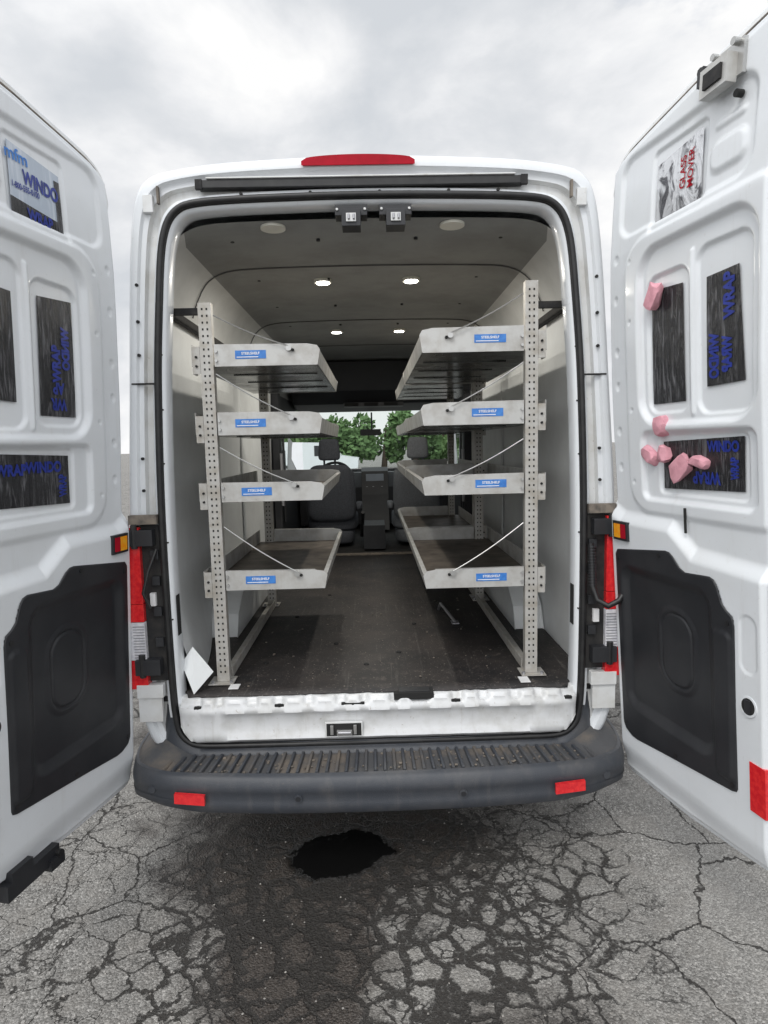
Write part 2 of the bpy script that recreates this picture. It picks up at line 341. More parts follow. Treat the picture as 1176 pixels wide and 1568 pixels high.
for s in (-1,1): mb.raw([(s*.955,3.6,1.95),(s*.955,4.75,1.95),(s*.975,4.85,1.35),(s*.975,3.6,1.35)],[(0,1,2,3)],M['glass'])
mb.box(-.6,.6,6.0,6.08,.62,.92,M['black'])
for s in (-1,1): mb.prism([(s*.62,6.04,.8),(s*.86,6.0,.85),(s*.88,5.9,1.05),(s*.64,6.0,.98)],(0,.03,0),M['clear'])
mb.box(-.9,.9,5.95,6.12,.32,.58,M['bumper'])
mb.box(-.85,.85,.2,5.9,.40,.44,M['darkgap'])  # underbody plate, coloured dark to stand in for the shadow beneath the van
for s in (-1,1):
    mb.box(min(s*1.0,s*1.22),max(s*1.0,s*1.22),4.75,4.85,1.3,1.62,M['black'])
    for y in (1.25,5.05):
        mb.cyl((s*.74,y,.35),(s*.965,y,.35),.35,M['tyre'],28); mb.cyl((s*.955,y,.35),(s*.972,y,.35),.21,M['rim'],24)
mb.make("van_glass_wheels_and_trim",VAN,bevel=.01)

# ------------------------------------------------------------------ interior
L_half=[(.865,.68),(.87,1.0),(.868,1.5),(.858,1.9),(.846,2.215),(.842,2.25),(.822,2.32),(.77,2.42),(.70,2.468),(.60,2.487),(.3,2.495),(0,2.497)]
Lh=catmull([Vector(q) for q in L_half],3); Lp=Lh+[Vector((-p.x,p.y)) for p in reversed(Lh[:-1])]; n=len(Lp)
ys=[.08,.25,.5,.8,1.2,1.6,2.0,2.4,2.8,3.0,3.3,3.6,4.0,4.4,4.75,4.95,5.35]
v=[];f=[];mi=[]
mats=[M['liner'],M['upper'],M['ceil'],M['hole'],M['dash']]
for y in ys:
    for p in Lp:
        z=min(p.y,interp(y,[(0,3),(4.0,2.5),(4.75,2.06),(5.35,1.36)]))
        v.append((p.x*interp(y,[(.1,.94),(.25,1),(6,1)]),y,z))
for a in range(len(ys)-1):
    ym=(ys[a]+ys[a+1])/2
    for i in range(n-1):
        p,q=Lp[i],Lp[i+1]; zm=(p.y+q.y)/2
        if 3.6<ym<4.75 and 1.35<zm<1.9: continue
        if ym>4.75 and zm>1.35: continue
        f.append((a*n+i,(a+1)*n+i,(a+1)*n+i+1,a*n+i+1))
        if ym>2.9: k=4 if zm<2.1 else 2
        elif zm<2.214: k=0
        elif zm<2.252: k=3
        elif zm<2.45: k=1
        else: k=2
        mi.append(k)
addmesh("interior_lining",v,f,mats,mi,VAN,smooth=True,angle=35)
for y in (.68,1.95,3.0):
    tube("headliner_seam",[(p.x*.994,y,p.y-.004) for p in Lp if p.y>2.26],.0032,M['seam'],VAN)
mb=MB()
for s in (-1,1):
    for y in (.9,1.75,2.6):
        mb.box(min(s*.852,s*.866),max(s*.852,s*.866),y,y+.04,.70,2.10,M['liner'])
    mb.box(min(s*.81,s*.843),max(s*.81,s*.843),.14,2.9,2.20,2.235,M['darkgap'])
    arch=[(s*.86,.75,.69),(s*.86,.80,.80),(s*.86,.95,.90),(s*.86,1.5,.90),(s*.86,1.65,.80),(s*.86,1.75,.69)]
    mb.prism(arch,(-s*.15,0,0),M['liner'])
mb.make("wall_panels",VAN,bevel=.012)
r1=[];r2=[];r3=[]
for i in range(17):
    t=i/16; y=.085+1.0*t; e=(1-t)
    r1.append((-.862+.13*e**1.5+.02*math.sin(t*5),y,.695)); r2.append((-.862+.05*e**1.5,y,1.0)); r3.append((-.862,y,1.5))
loft("wall_liner_sheet",[r1,r2,r3],M['liner'],VAN,closed=False)
addmesh("loose_liner_corner",[(-.725,.012,.693),(-.665,.09,.755),(-.745,.095,.86),(-.785,.07,.80)],[(0,1,2,3)],M['liner'],None,VAN)
v=[];f=[];nx=90
for j,y in enumerate([None,.08,.3,.8,1.6,2.4,3.05]):
    for i in range(nx+1):
        x=-.86+1.72*i/nx
        yy=y if y is not None else -.002+.012*noise.noise(Vector((x*9,0,1)))+.008*noise.noise(Vector((x*40,2,1)))+ (.05 if abs(x)>.76 else 0)
        v.append((x,yy,.690+.002*noise.noise(Vector((x*6,(y or 0)*6,0)))))
for j in range(6):
    for i in range(nx): a=j*(nx+1)+i; f.append((a,a+1,a+nx+2,a+nx+1))
fl=addmesh("cargo_floor_mat",v,f,M['floor'],None,VAN,smooth=True)
sd=fl.modifiers.new("s",'SOLIDIFY'); sd.thickness=.005; sd.offset=-1
mb=MB()
mb.box(-.86,.86,.03,5.3,.66,.682,M['darkgap'])
mb.box(-.5,.62,3.05,3.12,.685,.70,M['seal'])
for x,y in ((-.5,.35),(.5,.35),(-.45,1.1),(.42,.9),(-.2,.6),(.1,.45),(-.05,.3),(.2,.9),(-.3,1.6)):
    mb.cyl((x,y,.690),(x,y,.6945),.012,M['hole'],14)
for i in range(70):
    x=random.uniform(-.55,.55); y=random.uniform(.03,1.6); r=random.uniform(.0015,.004); mb.box(x-r,x+r*1.5,y-r,y+r,.6925,.6935+r*.6,M['seal'])
mb.box(-.60,-.56,.05,.10,.694,.697,M['white']); mb.box(.57,.61,.03,.09,.694,.697,M['white'])
mb.box(.40,.44,.86,.92,.694,.70,M['rim']); mb.cyl((.42,.89,.70),(.36,1.05,.76),.008,M['rim']); mb.cyl((.36,1.05,.76),(.36,1.15,.70),.008,M['rim'])
for x in (-.36,.33):
    mb.cyl((x,.145,2.494),(x,.145,2.484),.048,M['lens'],24)
for x in (-.55,-.2,.2,.55):
    for y in (.3,.9,1.5,2.1): mb.cyl((x,y,2.496),(x,y,2.486),.008,M['black'],8)
mb.prism([(-.80,3.85,2.47),(-.80,3.95,2.20),(-.80,4.15,2.08),(-.80,4.72,2.03),(-.80,4.72,2.47)],(1.6,0,0),M['dash'])
mb.box(-.28,.33,4.08,4.3,2.05,2.09,M['black'])
for x in (-.2,0,.2): mb.box(x-.07,x+.07,4.06,4.075,2.055,2.085,M['hole'])
mb.prism([(-.84,4.75,.75),(-.84,4.70,1.18),(-.84,4.85,1.34),(-.84,5.35,1.33),(-.84,5.35,.75)],(1.68,0,0),M['dash'])
mb.prism([(-.13,4.45,.72),(-.13,4.62,1.10),(-.13,4.68,1.36),(-.13,4.85,1.40),(-.13,4.85,.72)],(.30,0,0),M['black'])
mb.box(-.08,.12,4.655,4.67,1.24,1.33,M['screen'])
for x in (-.09,-.02,.08): mb.cyl((x+.02,4.66,1.17),(x+.02,4.64,1.17),.022,M['rim'],16)
mb.box(-.62,-.30,4.78,4.95,1.33,1.43,M['dash'])
mb.box(-.10,.10,3.3,3.7,.70,.92,M['black']); mb.cyl((-.12,3.5,.8),(-.1,3.25,1.05),.018,M['black'])
mb.box(-.13,.10,4.62,4.66,1.76,1.83,M['black']); mb.cyl((0,4.66,1.82),(0,4.8,2.02),.01,M['black'])
for s in (-1,1):
    mb.box(min(s*.80,s*.86),max(s*.80,s*.86),3.05,3.2,.70,2.25,M['dash']); mb.box(min(s*.77,s*.785),max(s*.77,s*.785),3.1,3.15,1.0,1.9,M['black'])
    mb.cyl((s*.78,3.0,1.15),(s*.78,3.0,1.6),.014,M['rim'])
mb.make("cab_interior",VAN,bevel=.008)
pts=[]
for i in range(32):
    t=2*math.pi*i/32; pts.append((-.42+.19*math.cos(t),4.50+.19*math.sin(t)*.45,1.30+.19*math.sin(t)*.89))
tube("steering_wheel",pts,.015,M['black'],VAN,True)
mb=MB(); mb.cyl((-.42,4.52,1.29),(-.42,4.72,1.20),.06,M['black'],16); mb.box(-.60,-.24,4.50,4.53,1.27,1.31,M['black']); mb.make("steering_column",VAN)
def seat(name,x,mt):
    vs=[];fs=[]
    def puff(cx,cy,cz,sx,sy,sz,taper=1,lean=0,n1=24,n2=14,e=.35):
        i0=len(vs)
        for a in range(n2+1):
            ph=-math.pi/2+math.pi*a/n2; sp=math.copysign(abs(math.sin(ph))**e,math.sin(ph)); cp=abs(math.cos(ph))**e
            for b in range(n1):
                th=2*math.pi*b/n1; c=math.copysign(abs(math.cos(th))**.5,math.cos(th)); s_=math.copysign(abs(math.sin(th))**.5,math.sin(th))
                k=lerp(1,taper,(sp+1)/2); vs.append((cx+sx*c*cp*k,cy+sy*s_*cp+lean*sp,cz+sz*sp))
        for a in range(n2):
            for b in range(n1): fs.append((i0+a*n1+b,i0+a*n1+(b+1)%n1,i0+(a+1)*n1+(b+1)%n1,i0+(a+1)*n1+b))
    puff(x,3.50,1.21,.235,.085,.27,.86,-.05)
    puff(x-.185,3.54,1.2,.05,.09,.22,.8,-.04); puff(x+.185,3.54,1.2,.05,.09,.22,.8,-.04)
    puff(x,3.43,1.62,.105,.05,.10,.85,0)
    puff(x,3.80,.92,.245,.28,.085)
    puff(x,3.75,.78,.21,.24,.07)
    for q in (-.05,.05): puff(x+q,3.45,1.50,.009,.009,.07)
    puff(x+(.26 if x<0 else -.26),3.62,1.08,.03,.16,.03)
    addmesh(name,vs,fs,mt,None,VAN,smooth=True)
seat("driver_seat",-.40,M['seat']); seat("passenger_seat",.42,M['seat2'])
for k,(x,y) in enumerate(((-.23,.93),(.22,.93),(-.24,2.33),(.22,2.33))):
    mb=MB(); mb.cyl((x,y,2.495),(x,y,2.480),.045,M['lens'],20); mb.cyl((x,y,2.480),(x,y,2.477),.034,M['lampon'],20); mb.make("ceiling_led_light",VAN,bevel=0)
    l=bpy.data.lights.new("led",'AREA'); l.shape='DISK'; l.size=.07; l.energy=6; l.color=(1,.95,.85); o=bpy.data.objects.new("led_lamp",l); COL.objects.link(o); o.location=(x,y,2.47); o.parent=VAN

# ------------------------------------------------------------------ shelf racks
LVL={-1:[(1.972,.083),(1.705,.088),(1.440,.076),(1.080,.078)],1:[(2.008,.096),(1.725,.09),(1.447,.080),(1.066,.078)]}
def rack(y0,y1,s,levels,detail=True):
    mb=MB()
    def bx(a,b,*r): mb.box(min(s*a,s*b),max(s*a,s*b),*r)
    ztp=2.212 if s<0 else 2.272
    for yy in (y0,y1-.035):
        bx(.61,.66,yy,yy+.003,.70,ztp,M['post']); bx(.61,.613,yy+.003,yy+.035,.70,ztp,M['post']); bx(.657,.66,yy+.003,yy+.035,.70,ztp,M['post'])
        bx(.59,.69,yy-.03,yy+.06,.695,.699,M['post'])
        for q in (.60,.675): mb.cyl((s*q,yy-.015,.698),(s*q,yy-.015,.708),.007,M['rim'],6)
        if detail or yy>y0:
            z=.74
            while z<ztp-.02:
                for q in (.626,.644): mb.box(s*q-.0032,s*q+.0032,yy-.001,yy+.0005,z-.004,z+.004,M['hole'])
                z+=.0254
        bx(.66,.83,yy+.01,yy+.03,2.17,2.195,M['darkgap'])
    bx(.61,.66,y0+.066,y1-.066,.695,.70,M['post']); bx(.61,.614,y0+.066,y1-.066,.70,.735,M['post'])
    for i,(b,lh) in enumerate(LVL[s]):
        if i not in levels: continue
        a0,a1=.205,.695; t=.0025; ya=y0+.008; yb=y1-.01
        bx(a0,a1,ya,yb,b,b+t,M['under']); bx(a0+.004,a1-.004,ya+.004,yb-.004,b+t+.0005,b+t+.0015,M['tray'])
        li=lh*.68
        mb.prism([(s*a0,ya,b),(s*(a0-.008),ya,b+li),(s*(a0+.010),ya,b+li+.002),(s*(a0+.010),ya,b+li),(s*(a0-.005),ya,b+li-.002),(s*(a0+.003),ya,b)],(0,yb-ya,0),M['steel'])
        bx(a1-t,a1,ya,yb,b+t,b+lh,M['steel'])
        for k in range(1,4):
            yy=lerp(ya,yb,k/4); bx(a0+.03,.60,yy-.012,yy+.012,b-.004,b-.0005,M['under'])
        for yy,th in ((ya-.003,.003),(yb,.003)):
            poly=[(s*.606,yy,b-.002),(s*.206,yy,b-.002),(s*.195,yy,b+li),(s*.206,yy,b+lh*.88),(s*.245,yy,b+lh*.96),(s*.606,yy,b+lh)]
            mb.prism(poly,(0,th,0),M['steel'])
            mb.prism([(s*.245,yy+th,b+lh*.96),(s*.606,yy+th,b+lh),(s*.606,yy+th+.016,b+lh),(s*.245,yy+th+.016,b+lh*.96)],(0,0,-.002),M['steel'])
        bx(.662,.692,y0+.004,y0+.007,b-.03,b+.075,M['post']); bx(.688,.692,y0+.007,y0+.06,b-.03,b+.075,M['post'])
        for q in (b+.02,b+.055):
            mb.cyl((s*.598,y0+.003,q),(s*.598,y0-.004,q),.006,M['cable'],8)
            mb.cyl((s*.676,y0+.004,q-.02),(s*.676,y0-.002,q-.02),.005,M['hole'],8)
        if detail:
            x0,x1=(-.525,-.405) if s<0 else (.41,.535)
            if i==1: x0-=.012;x1-=.012
            zz=b+lh*.5-.016
            mb.box(x0,x1,ya-.0045,ya-.0035,zz,zz+.032,M['blue'])
            vs,fs=textmesh("STEELSHELF",.017,.0004); mb.raw([(x/1.25+(x0+x1)/2,ya-.0052,y*.8+zz+.020) for x,y,z in vs],fs,M['white'])
            mb.box(x0+.006,x1-.03,ya-.0056,ya-.005,zz+.005,zz+.008,M['white'])
            zt=b+.235 if i!=2 else b+.215
            if i==0: zt=ztp-.05
            if i==3: zt=b+.26
            P=[]
            for k in range(11):
                t_=k/10; P.append((s*lerp(.60,.315,t_),y0-.008,lerp(zt,b+.07,t_)-.009*math.sin(math.pi*t_)))
            for k in range(10): mb.cyl(P[k],P[k+1],.0026,M['cable'],6)
            mb.cyl((s*.315,y0-.010,b+.062),(s*.315,y0+.006,b+.062),.011,M['cable'],12)
            mb.cyl((s*.300,y0-.004,b+.055),(s*.300,y0+.002,b+.055),.006,M['hole'],10)
    return mb.make("storage_shelf_rack",None,bevel=.0008)
rack(.125,1.40,-1,(0,1,2,3)); rack(.125,1.40,1,(0,1,2,3)); rack(1.43,2.70,1,(0,1,2,3),False)

# ------------------------------------------------------------------ rear doors
LZ=[(0,0),(.39,0),(1.2,.058),(1.84,.105),(2.29,.122),(2.7,.10),(5,.1)]
def sstep(x): x=np.clip(x,0,1); return x*x*(3-2*x)
def rb(U,Z,u0,u1,z0,z1,r):
    qx=np.abs(U-(u0+u1)/2)-(u1-u0)/2+r; qz=np.abs(Z-(z0+z1)/2)-(z1-z0)/2+r
    return np.hypot(np.maximum(qx,0),np.maximum(qz,0))+np.minimum(np.maximum(qx,qz),0)-r
def ins(d,w): return sstep(.5-d/w)
W=.745
ZT=[(0,2.54),(.006,2.58),(.018,2.605),(.04,2.622),(.08,2.637),(.18,2.655),(.4,2.69),(.70,2.722),(.745,2.715)]
ZB=[(0,.42),(.006,.375),(.02,.352),(.04,.345),(.38,.35),(.72,.385),(.745,.40)]
PT=[(.045,1.20),(.049,1.232),(.060,1.248),(.33,1.285),(.350,1.283),(.368,1.272),(.400,1.240),(.425,1.230),(.53,1.238),(.548,1.232),(.560,1.215),(.577,1.168),(.595,1.150),(.615,1.138),(.626,1.10)]
PB=[(.045,.60),(.050,.56),(.065,.535),(.10,.522),(.13,.521),(.30,.545),(.60,.583),(.618,.590),(.626,.61)]
def ia(U,tab): return np.interp(U,[a for a,b in tab],[b for a,b in tab])
def pdist(U,Z): return np.minimum(np.minimum(U-.045,.626-U),np.minimum(Z-ia(U,PB),ia(U,PT)-Z))
def relief(U,Z):
    zt=ia(U,ZT); zb=ia(U,ZB)
    d=np.minimum(np.minimum(U,W-U),np.minimum(Z-zb,zt-Z)); h=-.014*(1-sstep((d-.016)/.014))
    h=h-.006*(1-sstep((d)/.006))
    h=h+.009*ins(rb(U,Z,.12,.80,1.395,2.315,.11),.026)
    h=h-.020*ins(rb(U,Z,.195,.695,1.70,2.265,.09),.022)
    h=h-.011*ins(rb(U,Z,.222,.418,1.735,2.175,.045),.010); h=h-.011*ins(rb(U,Z,.455,.662,1.722,2.205,.045),.010)
    h=h+.008*ins(rb(U,Z,.430,.443,1.72,2.21,.006),.012)
    h=h-.016*ins(rb(U,Z,.20,.69,1.445,1.672,.03),.016); h=h-.007*ins(rb(U,Z,.27,.652,1.468,1.662,.02),.008)
    h=h-.012*ins(rb(U,Z,.075,.66,2.345,2.60,.06),.022); h=h+.009*ins(rb(U,Z,.50,.63,2.39,2.47,.03),.02); h=h+.006*ins(rb(U,Z,.51,.62,2.505,2.525,.01),.012)
    h=h-.008*ins(rb(U,Z,.235,.475,2.315,2.565,.02),.010)
    zbelt=np.interp(U,[.0,.08,.34,.45,.80],[1.43,1.395,1.395,1.315,1.30])
    h=h+.030*sstep((zbelt-Z)/.055)
    h=h-.018*sstep((.48-Z)/.10)
    h=h-.05*sstep((pdist(U,Z)-.008)/.008)
    h=h-.004*ins(rb(U,Z,.64,.70,.98,1.15,.03),.006)
    for zz in (2.28,2.14,1.96,1.84,1.68,1.55): h=h-.005*ins(np.hypot(U-.062,(Z-zz)*.8)-.011,.006)
    for zz in (2.25,2.05,1.75,1.5): h=h-.004*ins(np.hypot(U-.150,(Z-zz))-.007,.004)
    h=h+.0012*np.sin(U*17+Z*3)*np.sin(Z*9+1)
    return h
def door(s,th,k,name):
    hx=.985; th=rad(th); D=np.array((s*math.sin(th),-math.cos(th),0)); n=np.array((-s*math.cos(th),-math.sin(th),0)); H=np.array((s*hx,0,0))
    root=empty(name); root.parent=VAN
    lx=[a for a,b in LZ]; ly=[b for a,b in LZ]
    def P(u,z,h):
        l=(np.interp(z-.15,lx,ly)+np.interp(z,lx,ly)*2+np.interp(z+.15,lx,ly))/4*k
        u=np.asarray(u,float); l=np.asarray(l)+h
        return np.stack([H[0]+u*D[0]+l*n[0],H[1]+u*D[1]+l*n[1],np.asarray(z,float)+0*u],-1)
    def grid(nu,nz,ua,ub,top,bot,hf,mt,nm):
        uu=np.linspace(ua,ub,nu+1)
        if nm=="inner_panel": e=np.array([0,.003,.006,.010,.014]); uu=np.unique(np.concatenate([uu,e,W-e]))
        else: uu=np.unique(np.concatenate([uu,[a for a,b in top if ua<=a<=ub],[ua+.001,ua+.002,ub-.001,ub-.002]]))
        nu=len(uu)-1
        tt=np.linspace(0,1,nz+1)
        if nm!="inner_panel": tt=np.unique(np.concatenate([tt,[.001,.003,.997,.999]]))
        nz=len(tt)-1
        U,T=np.meshgrid(uu,tt,indexing='ij')
        zt=ia(U,top); zb=ia(U,bot); Z=zb+(zt-zb)*T
        V=P(U,Z,hf(U,Z)).reshape(-1,3)
        i=np.arange((nu+1)*(nz+1)).reshape(nu+1,nz+1); F=np.stack([i[:-1,:-1],i[1:,:-1],i[1:,1:],i[:-1,1:]],-1).reshape(-1,4)
        return addmesh(nm,V.tolist(),F.tolist(),mt,None,root,smooth=True)
    grid(180,520,0,W,ZT,ZB,relief,M['paint'],"inner_panel")
    low=[(u,interp(u,ZB)) for u in [0,.003,.006,.012,.02,.03,.04]+list(np.linspace(.06,W-.03,24))+[W-.01,W]]
    up=[(u,interp(u,ZT)) for u in [0,.003,.006,.012,.018,.03,.04,.06,.08]+list(np.linspace(.1,W-.03,24))+[W-.01,W]]
    left=[(0,z) for z in np.linspace(.42,2.54,40)][1:-1]; right=[(W,z) for z in np.linspace(.40,2.715,40)][1:-1]
    loop=low+right+up[::-1]+left[::-1]
    L2=[Vector(q) for q in loop]; nn=len(L2)
    def off(d):
        out=[]
        for i in range(nn):
            t=(L2[(i+1)%nn]-L2[i-1]); t=t.normalized() if t.length>1e-6 else Vector((1,0)); dd=d*(1.5 if L2[i].y>2.5 else .7); out.append((L2[i].x+t.y*dd,L2[i].y-t.x*dd))
        return out
    rr=[]
    for d,h in ((0,-.0195),(.001,-.034),(.022,-.036),(.028,-.042),(.028,-.052),(.016,-.060)):
        rr.append([tuple(P(u,z,h)) for u,z in off(d)])
    loft("door_edge",rr,[M['paint'],M['seal'],M['jamb']],root,mi=[2,2,0,0,0],angle=50)
    addmesh("outer_skin",rr[-1],[tuple(range(nn))],M['paint'],None,root)
    tube("edge_seal",[tuple(P(u,z,-.035)) for u,z in off(.010)],.005,M['seal'],root,True)
    def bh(U,Z):
        d=pdist(U,Z); h=.018+.016*sstep((d+.001)/.006)
        g=rb(U,Z,.09,.52,.66,1.18,.05); h=h-.018*ins(g,.04)
        g=rb(U,Z,.26,.45,.80,1.09,.085); h=h+.004*ins(g,.02); h=h-.006*ins(np.abs(g+.02)-.004,.006)
        g=rb(U,Z,.545,.612,.62,1.08,.02); h=h+.008*ins(g,.02)
        return h
    grid(150,200,.045,.626,PT,PB,bh,M['black'],"black_trim_panel")
    mb=MB()
    def quad(c,h,mt,nseg=10):
        vs=[];fs=[]
        for a in range(nseg+1):
            for b in range(nseg+1):
                x=a/nseg;y=b/nseg
                u=(c[0][0]*(1-x)+c[1][0]*x)*(1-y)+(c[3][0]*(1-x)+c[2][0]*x)*y; z=(c[0][1]*(1-x)+c[1][1]*x)*(1-y)+(c[3][1]*(1-x)+c[2][1]*x)*y
                vs.append(tuple(P(u,z,h)))
        m_=nseg+1
        for a in range(nseg):
            for b in range(nseg): fs.append((a*m_+b,(a+1)*m_+b,(a+1)*m_+b+1,a*m_+b+1))
        mb.raw(vs,fs,mt)
    def text(body,size,u0,z0,h,mt,rot=0,bold=.0,sx=1,flip=False):
        vs,fs=textmesh(body,size,bold); ca,sa=math.cos(rad(rot)),math.sin(rad(rot)); o=[]
        for x,y,_ in vs:
            x*=sx
            if flip: x=-x
            a=x*ca-y*sa; b=x*sa+y*ca; o.append(tuple(P(u0+s*a,z0+b,h)))
        mb.raw(o,fs,mt)
    def bxx(u0,u1,z0,z1,h0,h1,mt):
        i=[tuple(P(u,z,h)) for h in (h0,h1) for u,z in ((u0,z0),(u1,z0),(u1,z1),(u0,z1))]
        mb.raw(i,[(0,1,2,3),(7,6,5,4),(0,4,5,1),(1,5,6,2),(2,6,7,3),(3,7,4,0)],mt)
    def cylp(u,z,h0,h1,r,mt,n=16): mb.cyl(P(u,z,h0),P(u,z,h1),r,mt,n)
    H1=-.0175; B=M['film']
    quad([(.238,1.765),(.395,1.765),(.388,2.125),(.238,2.135)],H1,B); quad([(.488,1.80),(.634,1.805),(.612,2.12),(.488,2.115)],H1,B)
    quad([(.288,1.485),(.634,1.495),(.636,1.652),(.292,1.64)],-.0095,B)
    quad([(.252,2.315),(.462,2.33),(.455,2.545),(.250,2.52)],-.015,M['foil'] if s>0 else M['milky'])
    bt=M['bluetext']
    if s>0:
        text("WRAP",.055,.578,2.045,H1+.002,bt,90,.0025,.8); text("WINDO\nWRAP",.050,.545,1.885,H1+.002,bt,90,.0025,.70,flip=True)
        text("WINDO",.042,.555,1.622,-.0075,bt,0,.002,.80); text("WRAP",.050,.485,1.53,-.0075,bt,180,.002,.8); text("WRAP",.04,.60,1.56,-.0075,bt,90,.002,.55)
        text("GLASS\nMOVER",.034,.395,2.45,-.0125,M['reddark'],90,.0006)
    else:
        quad([(.252,2.315),(.462,2.33),(.461,2.39),(.251,2.372)],-.0142,B)
        quad([(.252,2.33),(.275,2.33),(.275,2.50),(.252,2.50)],-.0136,B)
        text("WINDO",.056,.335,2.455,-.0125,bt,-3,.002,.70); text("1-800-555-0100",.024,.40,2.425,-.0125,bt,0,.0006,.7); text("mfm",.05,.425,2.51,-.0125,M['blue'],0,.001); text("WRAP",.045,.35,2.355,-.0125,bt,0,.002,.8)
        text("WINDO",.045,.275,1.98,H1+.002,bt,90,.0025,.8,flip=True); text("WRAP",.05,.318,1.93,H1+.002,bt,90,.0025,.8); text("WR\nAP",.05,.315,1.83,H1+.002,bt,180,.002,.8)
        text("WINDO",.045,.40,1.605,-.0075,bt,0,.002,.9); text("WRAP",.045,.53,1.60,-.0075,bt,0,.002,.9); text("WRAP",.045,.32,1.545,-.0075,bt,90,.002,.55)
    bxx(.050,.136,1.283,1.352,.012,.040,M['black']); bxx(.060,.098,1.292,1.343,.03,.043,M['orange']); bxx(.100,.127,1.292,1.343,.03,.043,M['reddark'])
    cylp(.672,.885,.0,.034,.030,M['paint'],24); cylp(.672,.885,.02,.0345,.024,M['hole'],24); bxx(.662,.682,.865,.905,.0345,.039,M['black'])
    bxx(.672,.728,.57,.72,.0,.034,M['red'])
    for u_,z_ in ((.065,1.21),(.30,1.26),(.60,1.11),(.065,.57),(.35,.575),(.605,.61)): cylp(u_,z_,.02,.0365,.008,M['rubber'],12)
    if s>0:
        bxx(.475,.62,2.60,2.69,.0,.012,M['cable']); bxx(.50,.60,2.585,2.66,.012,.045,M['steel']); bxx(.52,.585,2.60,2.64,.045,.052,M['darkgap'])
        cylp(.485,2.67,.01,.035,.012,M['rubber']); cylp(.60,2.685,.01,.03,.010,M['cable']); cylp(.52,2.69,.01,.026,.009,M['cable']); cylp(.605,2.555,-.005,.015,.010,M['hole'])
        bxx(.475,.498,2.63,2.68,.012,.035,M['black'])
        bxx(.408,.414,1.35,1.43,.01,.016,M['hole'])
    else:
        bxx(.45,.66,.345,.395,.0,.04,M['black']); bxx(.44,.50,.33,.365,.02,.05,M['black']); bxx(.56,.64,.395,.425,.01,.04,M['black']); cylp(.46,.37,.04,.055,.012,M['rubber'])
    for zz in (.82,1.33):
        bxx(-.03,.03,zz-.03,zz+.03,-.03,.004,M['jamb'])
    mb.make("door_fittings",root,bevel=0)
    if s>0:
        vs=[];fs=[]
        for (u,z,ru,rz,rot) in ((.268,2.11,.045,.03,1.0),(.295,1.69,.035,.035,.2),(.235,1.595,.04,.025,-.5),(.305,1.60,.025,.03,0),(.385,1.555,.05,.03,.7),(.47,1.575,.035,.018,-.3)):
            bm=bmesh.new(); bmesh.ops.create_icosphere(bm,subdivisions=2,radius=1); i0=len(vs)
            for q in bm.verts:
                c=q.co; g=1+.35*noise.noise(c*1.3+Vector((u*30,z*9,0))); c=Vector([math.copysign(abs(t)**.6,t) for t in c])*g
                a=c.x*ru*math.cos(rot)-c.y*rz*math.sin(rot); b_=c.x*ru*math.sin(rot)+c.y*rz*math.cos(rot)
                vs.append(tuple(P(u+a,z+b_,c.z*.018-.0)))
            bm.faces.ensure_lookup_table()
            for fc in bm.faces: fs.append(tuple(i0+q.index for q in fc.verts))
            bm.free()
        addmesh("foam_plugs",vs,fs,M['foam'],None,root,smooth=True,angle=30)
door(1,11.5,1,"rear_door"); door(-1,13,.75,"rear_door")

# ------------------------------------------------------------------ ground
m,nt,p=newmat("cracked_asphalt"); tc=N(nt,"ShaderNodeTexCoord"); ob=tc.outputs['Object']
def noise_(sc,det=6,ro=.6,vec=None,dist=0):
    n=N(nt,"ShaderNodeTexNoise"); sv(n,Scale=sc,Detail=det,Roughness=ro,Distortion=dist); nt.links.new(vec or ob,n.inputs['Vector']); return n
def mth(op,a,b=None,c=None):
    n=N(nt,"ShaderNodeMath",operation=op)
    for i,x in enumerate((a,b,c)):
        if x is None: continue
        if isinstance(x,bpy.types.NodeSocket): nt.links.new(x,n.inputs[i])
        else: n.inputs[i].default_value=x
    return n.outputs[0]
def warp(vec,sc,amt):
    wn=noise_(sc,4,.6,vec); s1=N(nt,"ShaderNodeVectorMath",operation='SUBTRACT'); nt.links.new(wn.outputs['Color'],s1.inputs[0]); s1.inputs[1].default_value=(.5,.5,.5)
    vm=N(nt,"ShaderNodeVectorMath",operation='SCALE'); nt.links.new(s1.outputs[0],vm.inputs[0]); vm.inputs['Scale'].default_value=amt
    va=N(nt,"ShaderNodeVectorMath",operation='ADD'); nt.links.new(vec,va.inputs[0]); nt.links.new(vm.outputs[0],va.inputs[1]); return va.outputs[0]
wv=warp(warp(ob,5,.12),45,.034)
def vor(sc,feat,vec,rnd=1):
    n=N(nt,"ShaderNodeTexVoronoi",feature=feat); sv(n,Scale=sc,Randomness=rnd); nt.links.new(vec,n.inputs['Vector']); return n
sep=N(nt,"ShaderNodeSeparateXYZ"); nt.links.new(ob,sep.inputs[0])
def blob(x,y,rx,ry,r0,r1,nz):
    dx=mth('DIVIDE',mth('SUBTRACT',sep.outputs[0],x),rx); dy=mth('DIVIDE',mth('SUBTRACT',sep.outputs[1],y),ry)
    d=mth('SQRT',mth('ADD',mth('MULTIPLY',dx,dx),mth('MULTIPLY',dy,dy))); d=mth('ADD',d,nz)
    return ramp(nt,d,[(r0,1.),(r1,0.)])
big=noise_(2.6,5,.6); bign=mth('MULTIPLY',mth('SUBTRACT',big.outputs[0],.5),1.2)
mid=noise_(9,6,.65); midn=mth('MULTIPLY',mth('SUBTRACT',mid.outputs[0],.5),1.1)
nz=mth('ADD',bign,midn)
wet1=blob(-.22,.10,.88,.60,.62,1.05,nz); wet2=blob(-.30,-.50,.34,.75,.60,1.02,nz)
wet3=blob(.0,1.8,2.0,1.65,.6,1.0,nz); wet4=blob(.40,-.85,.38,.24,.4,1.,nz)
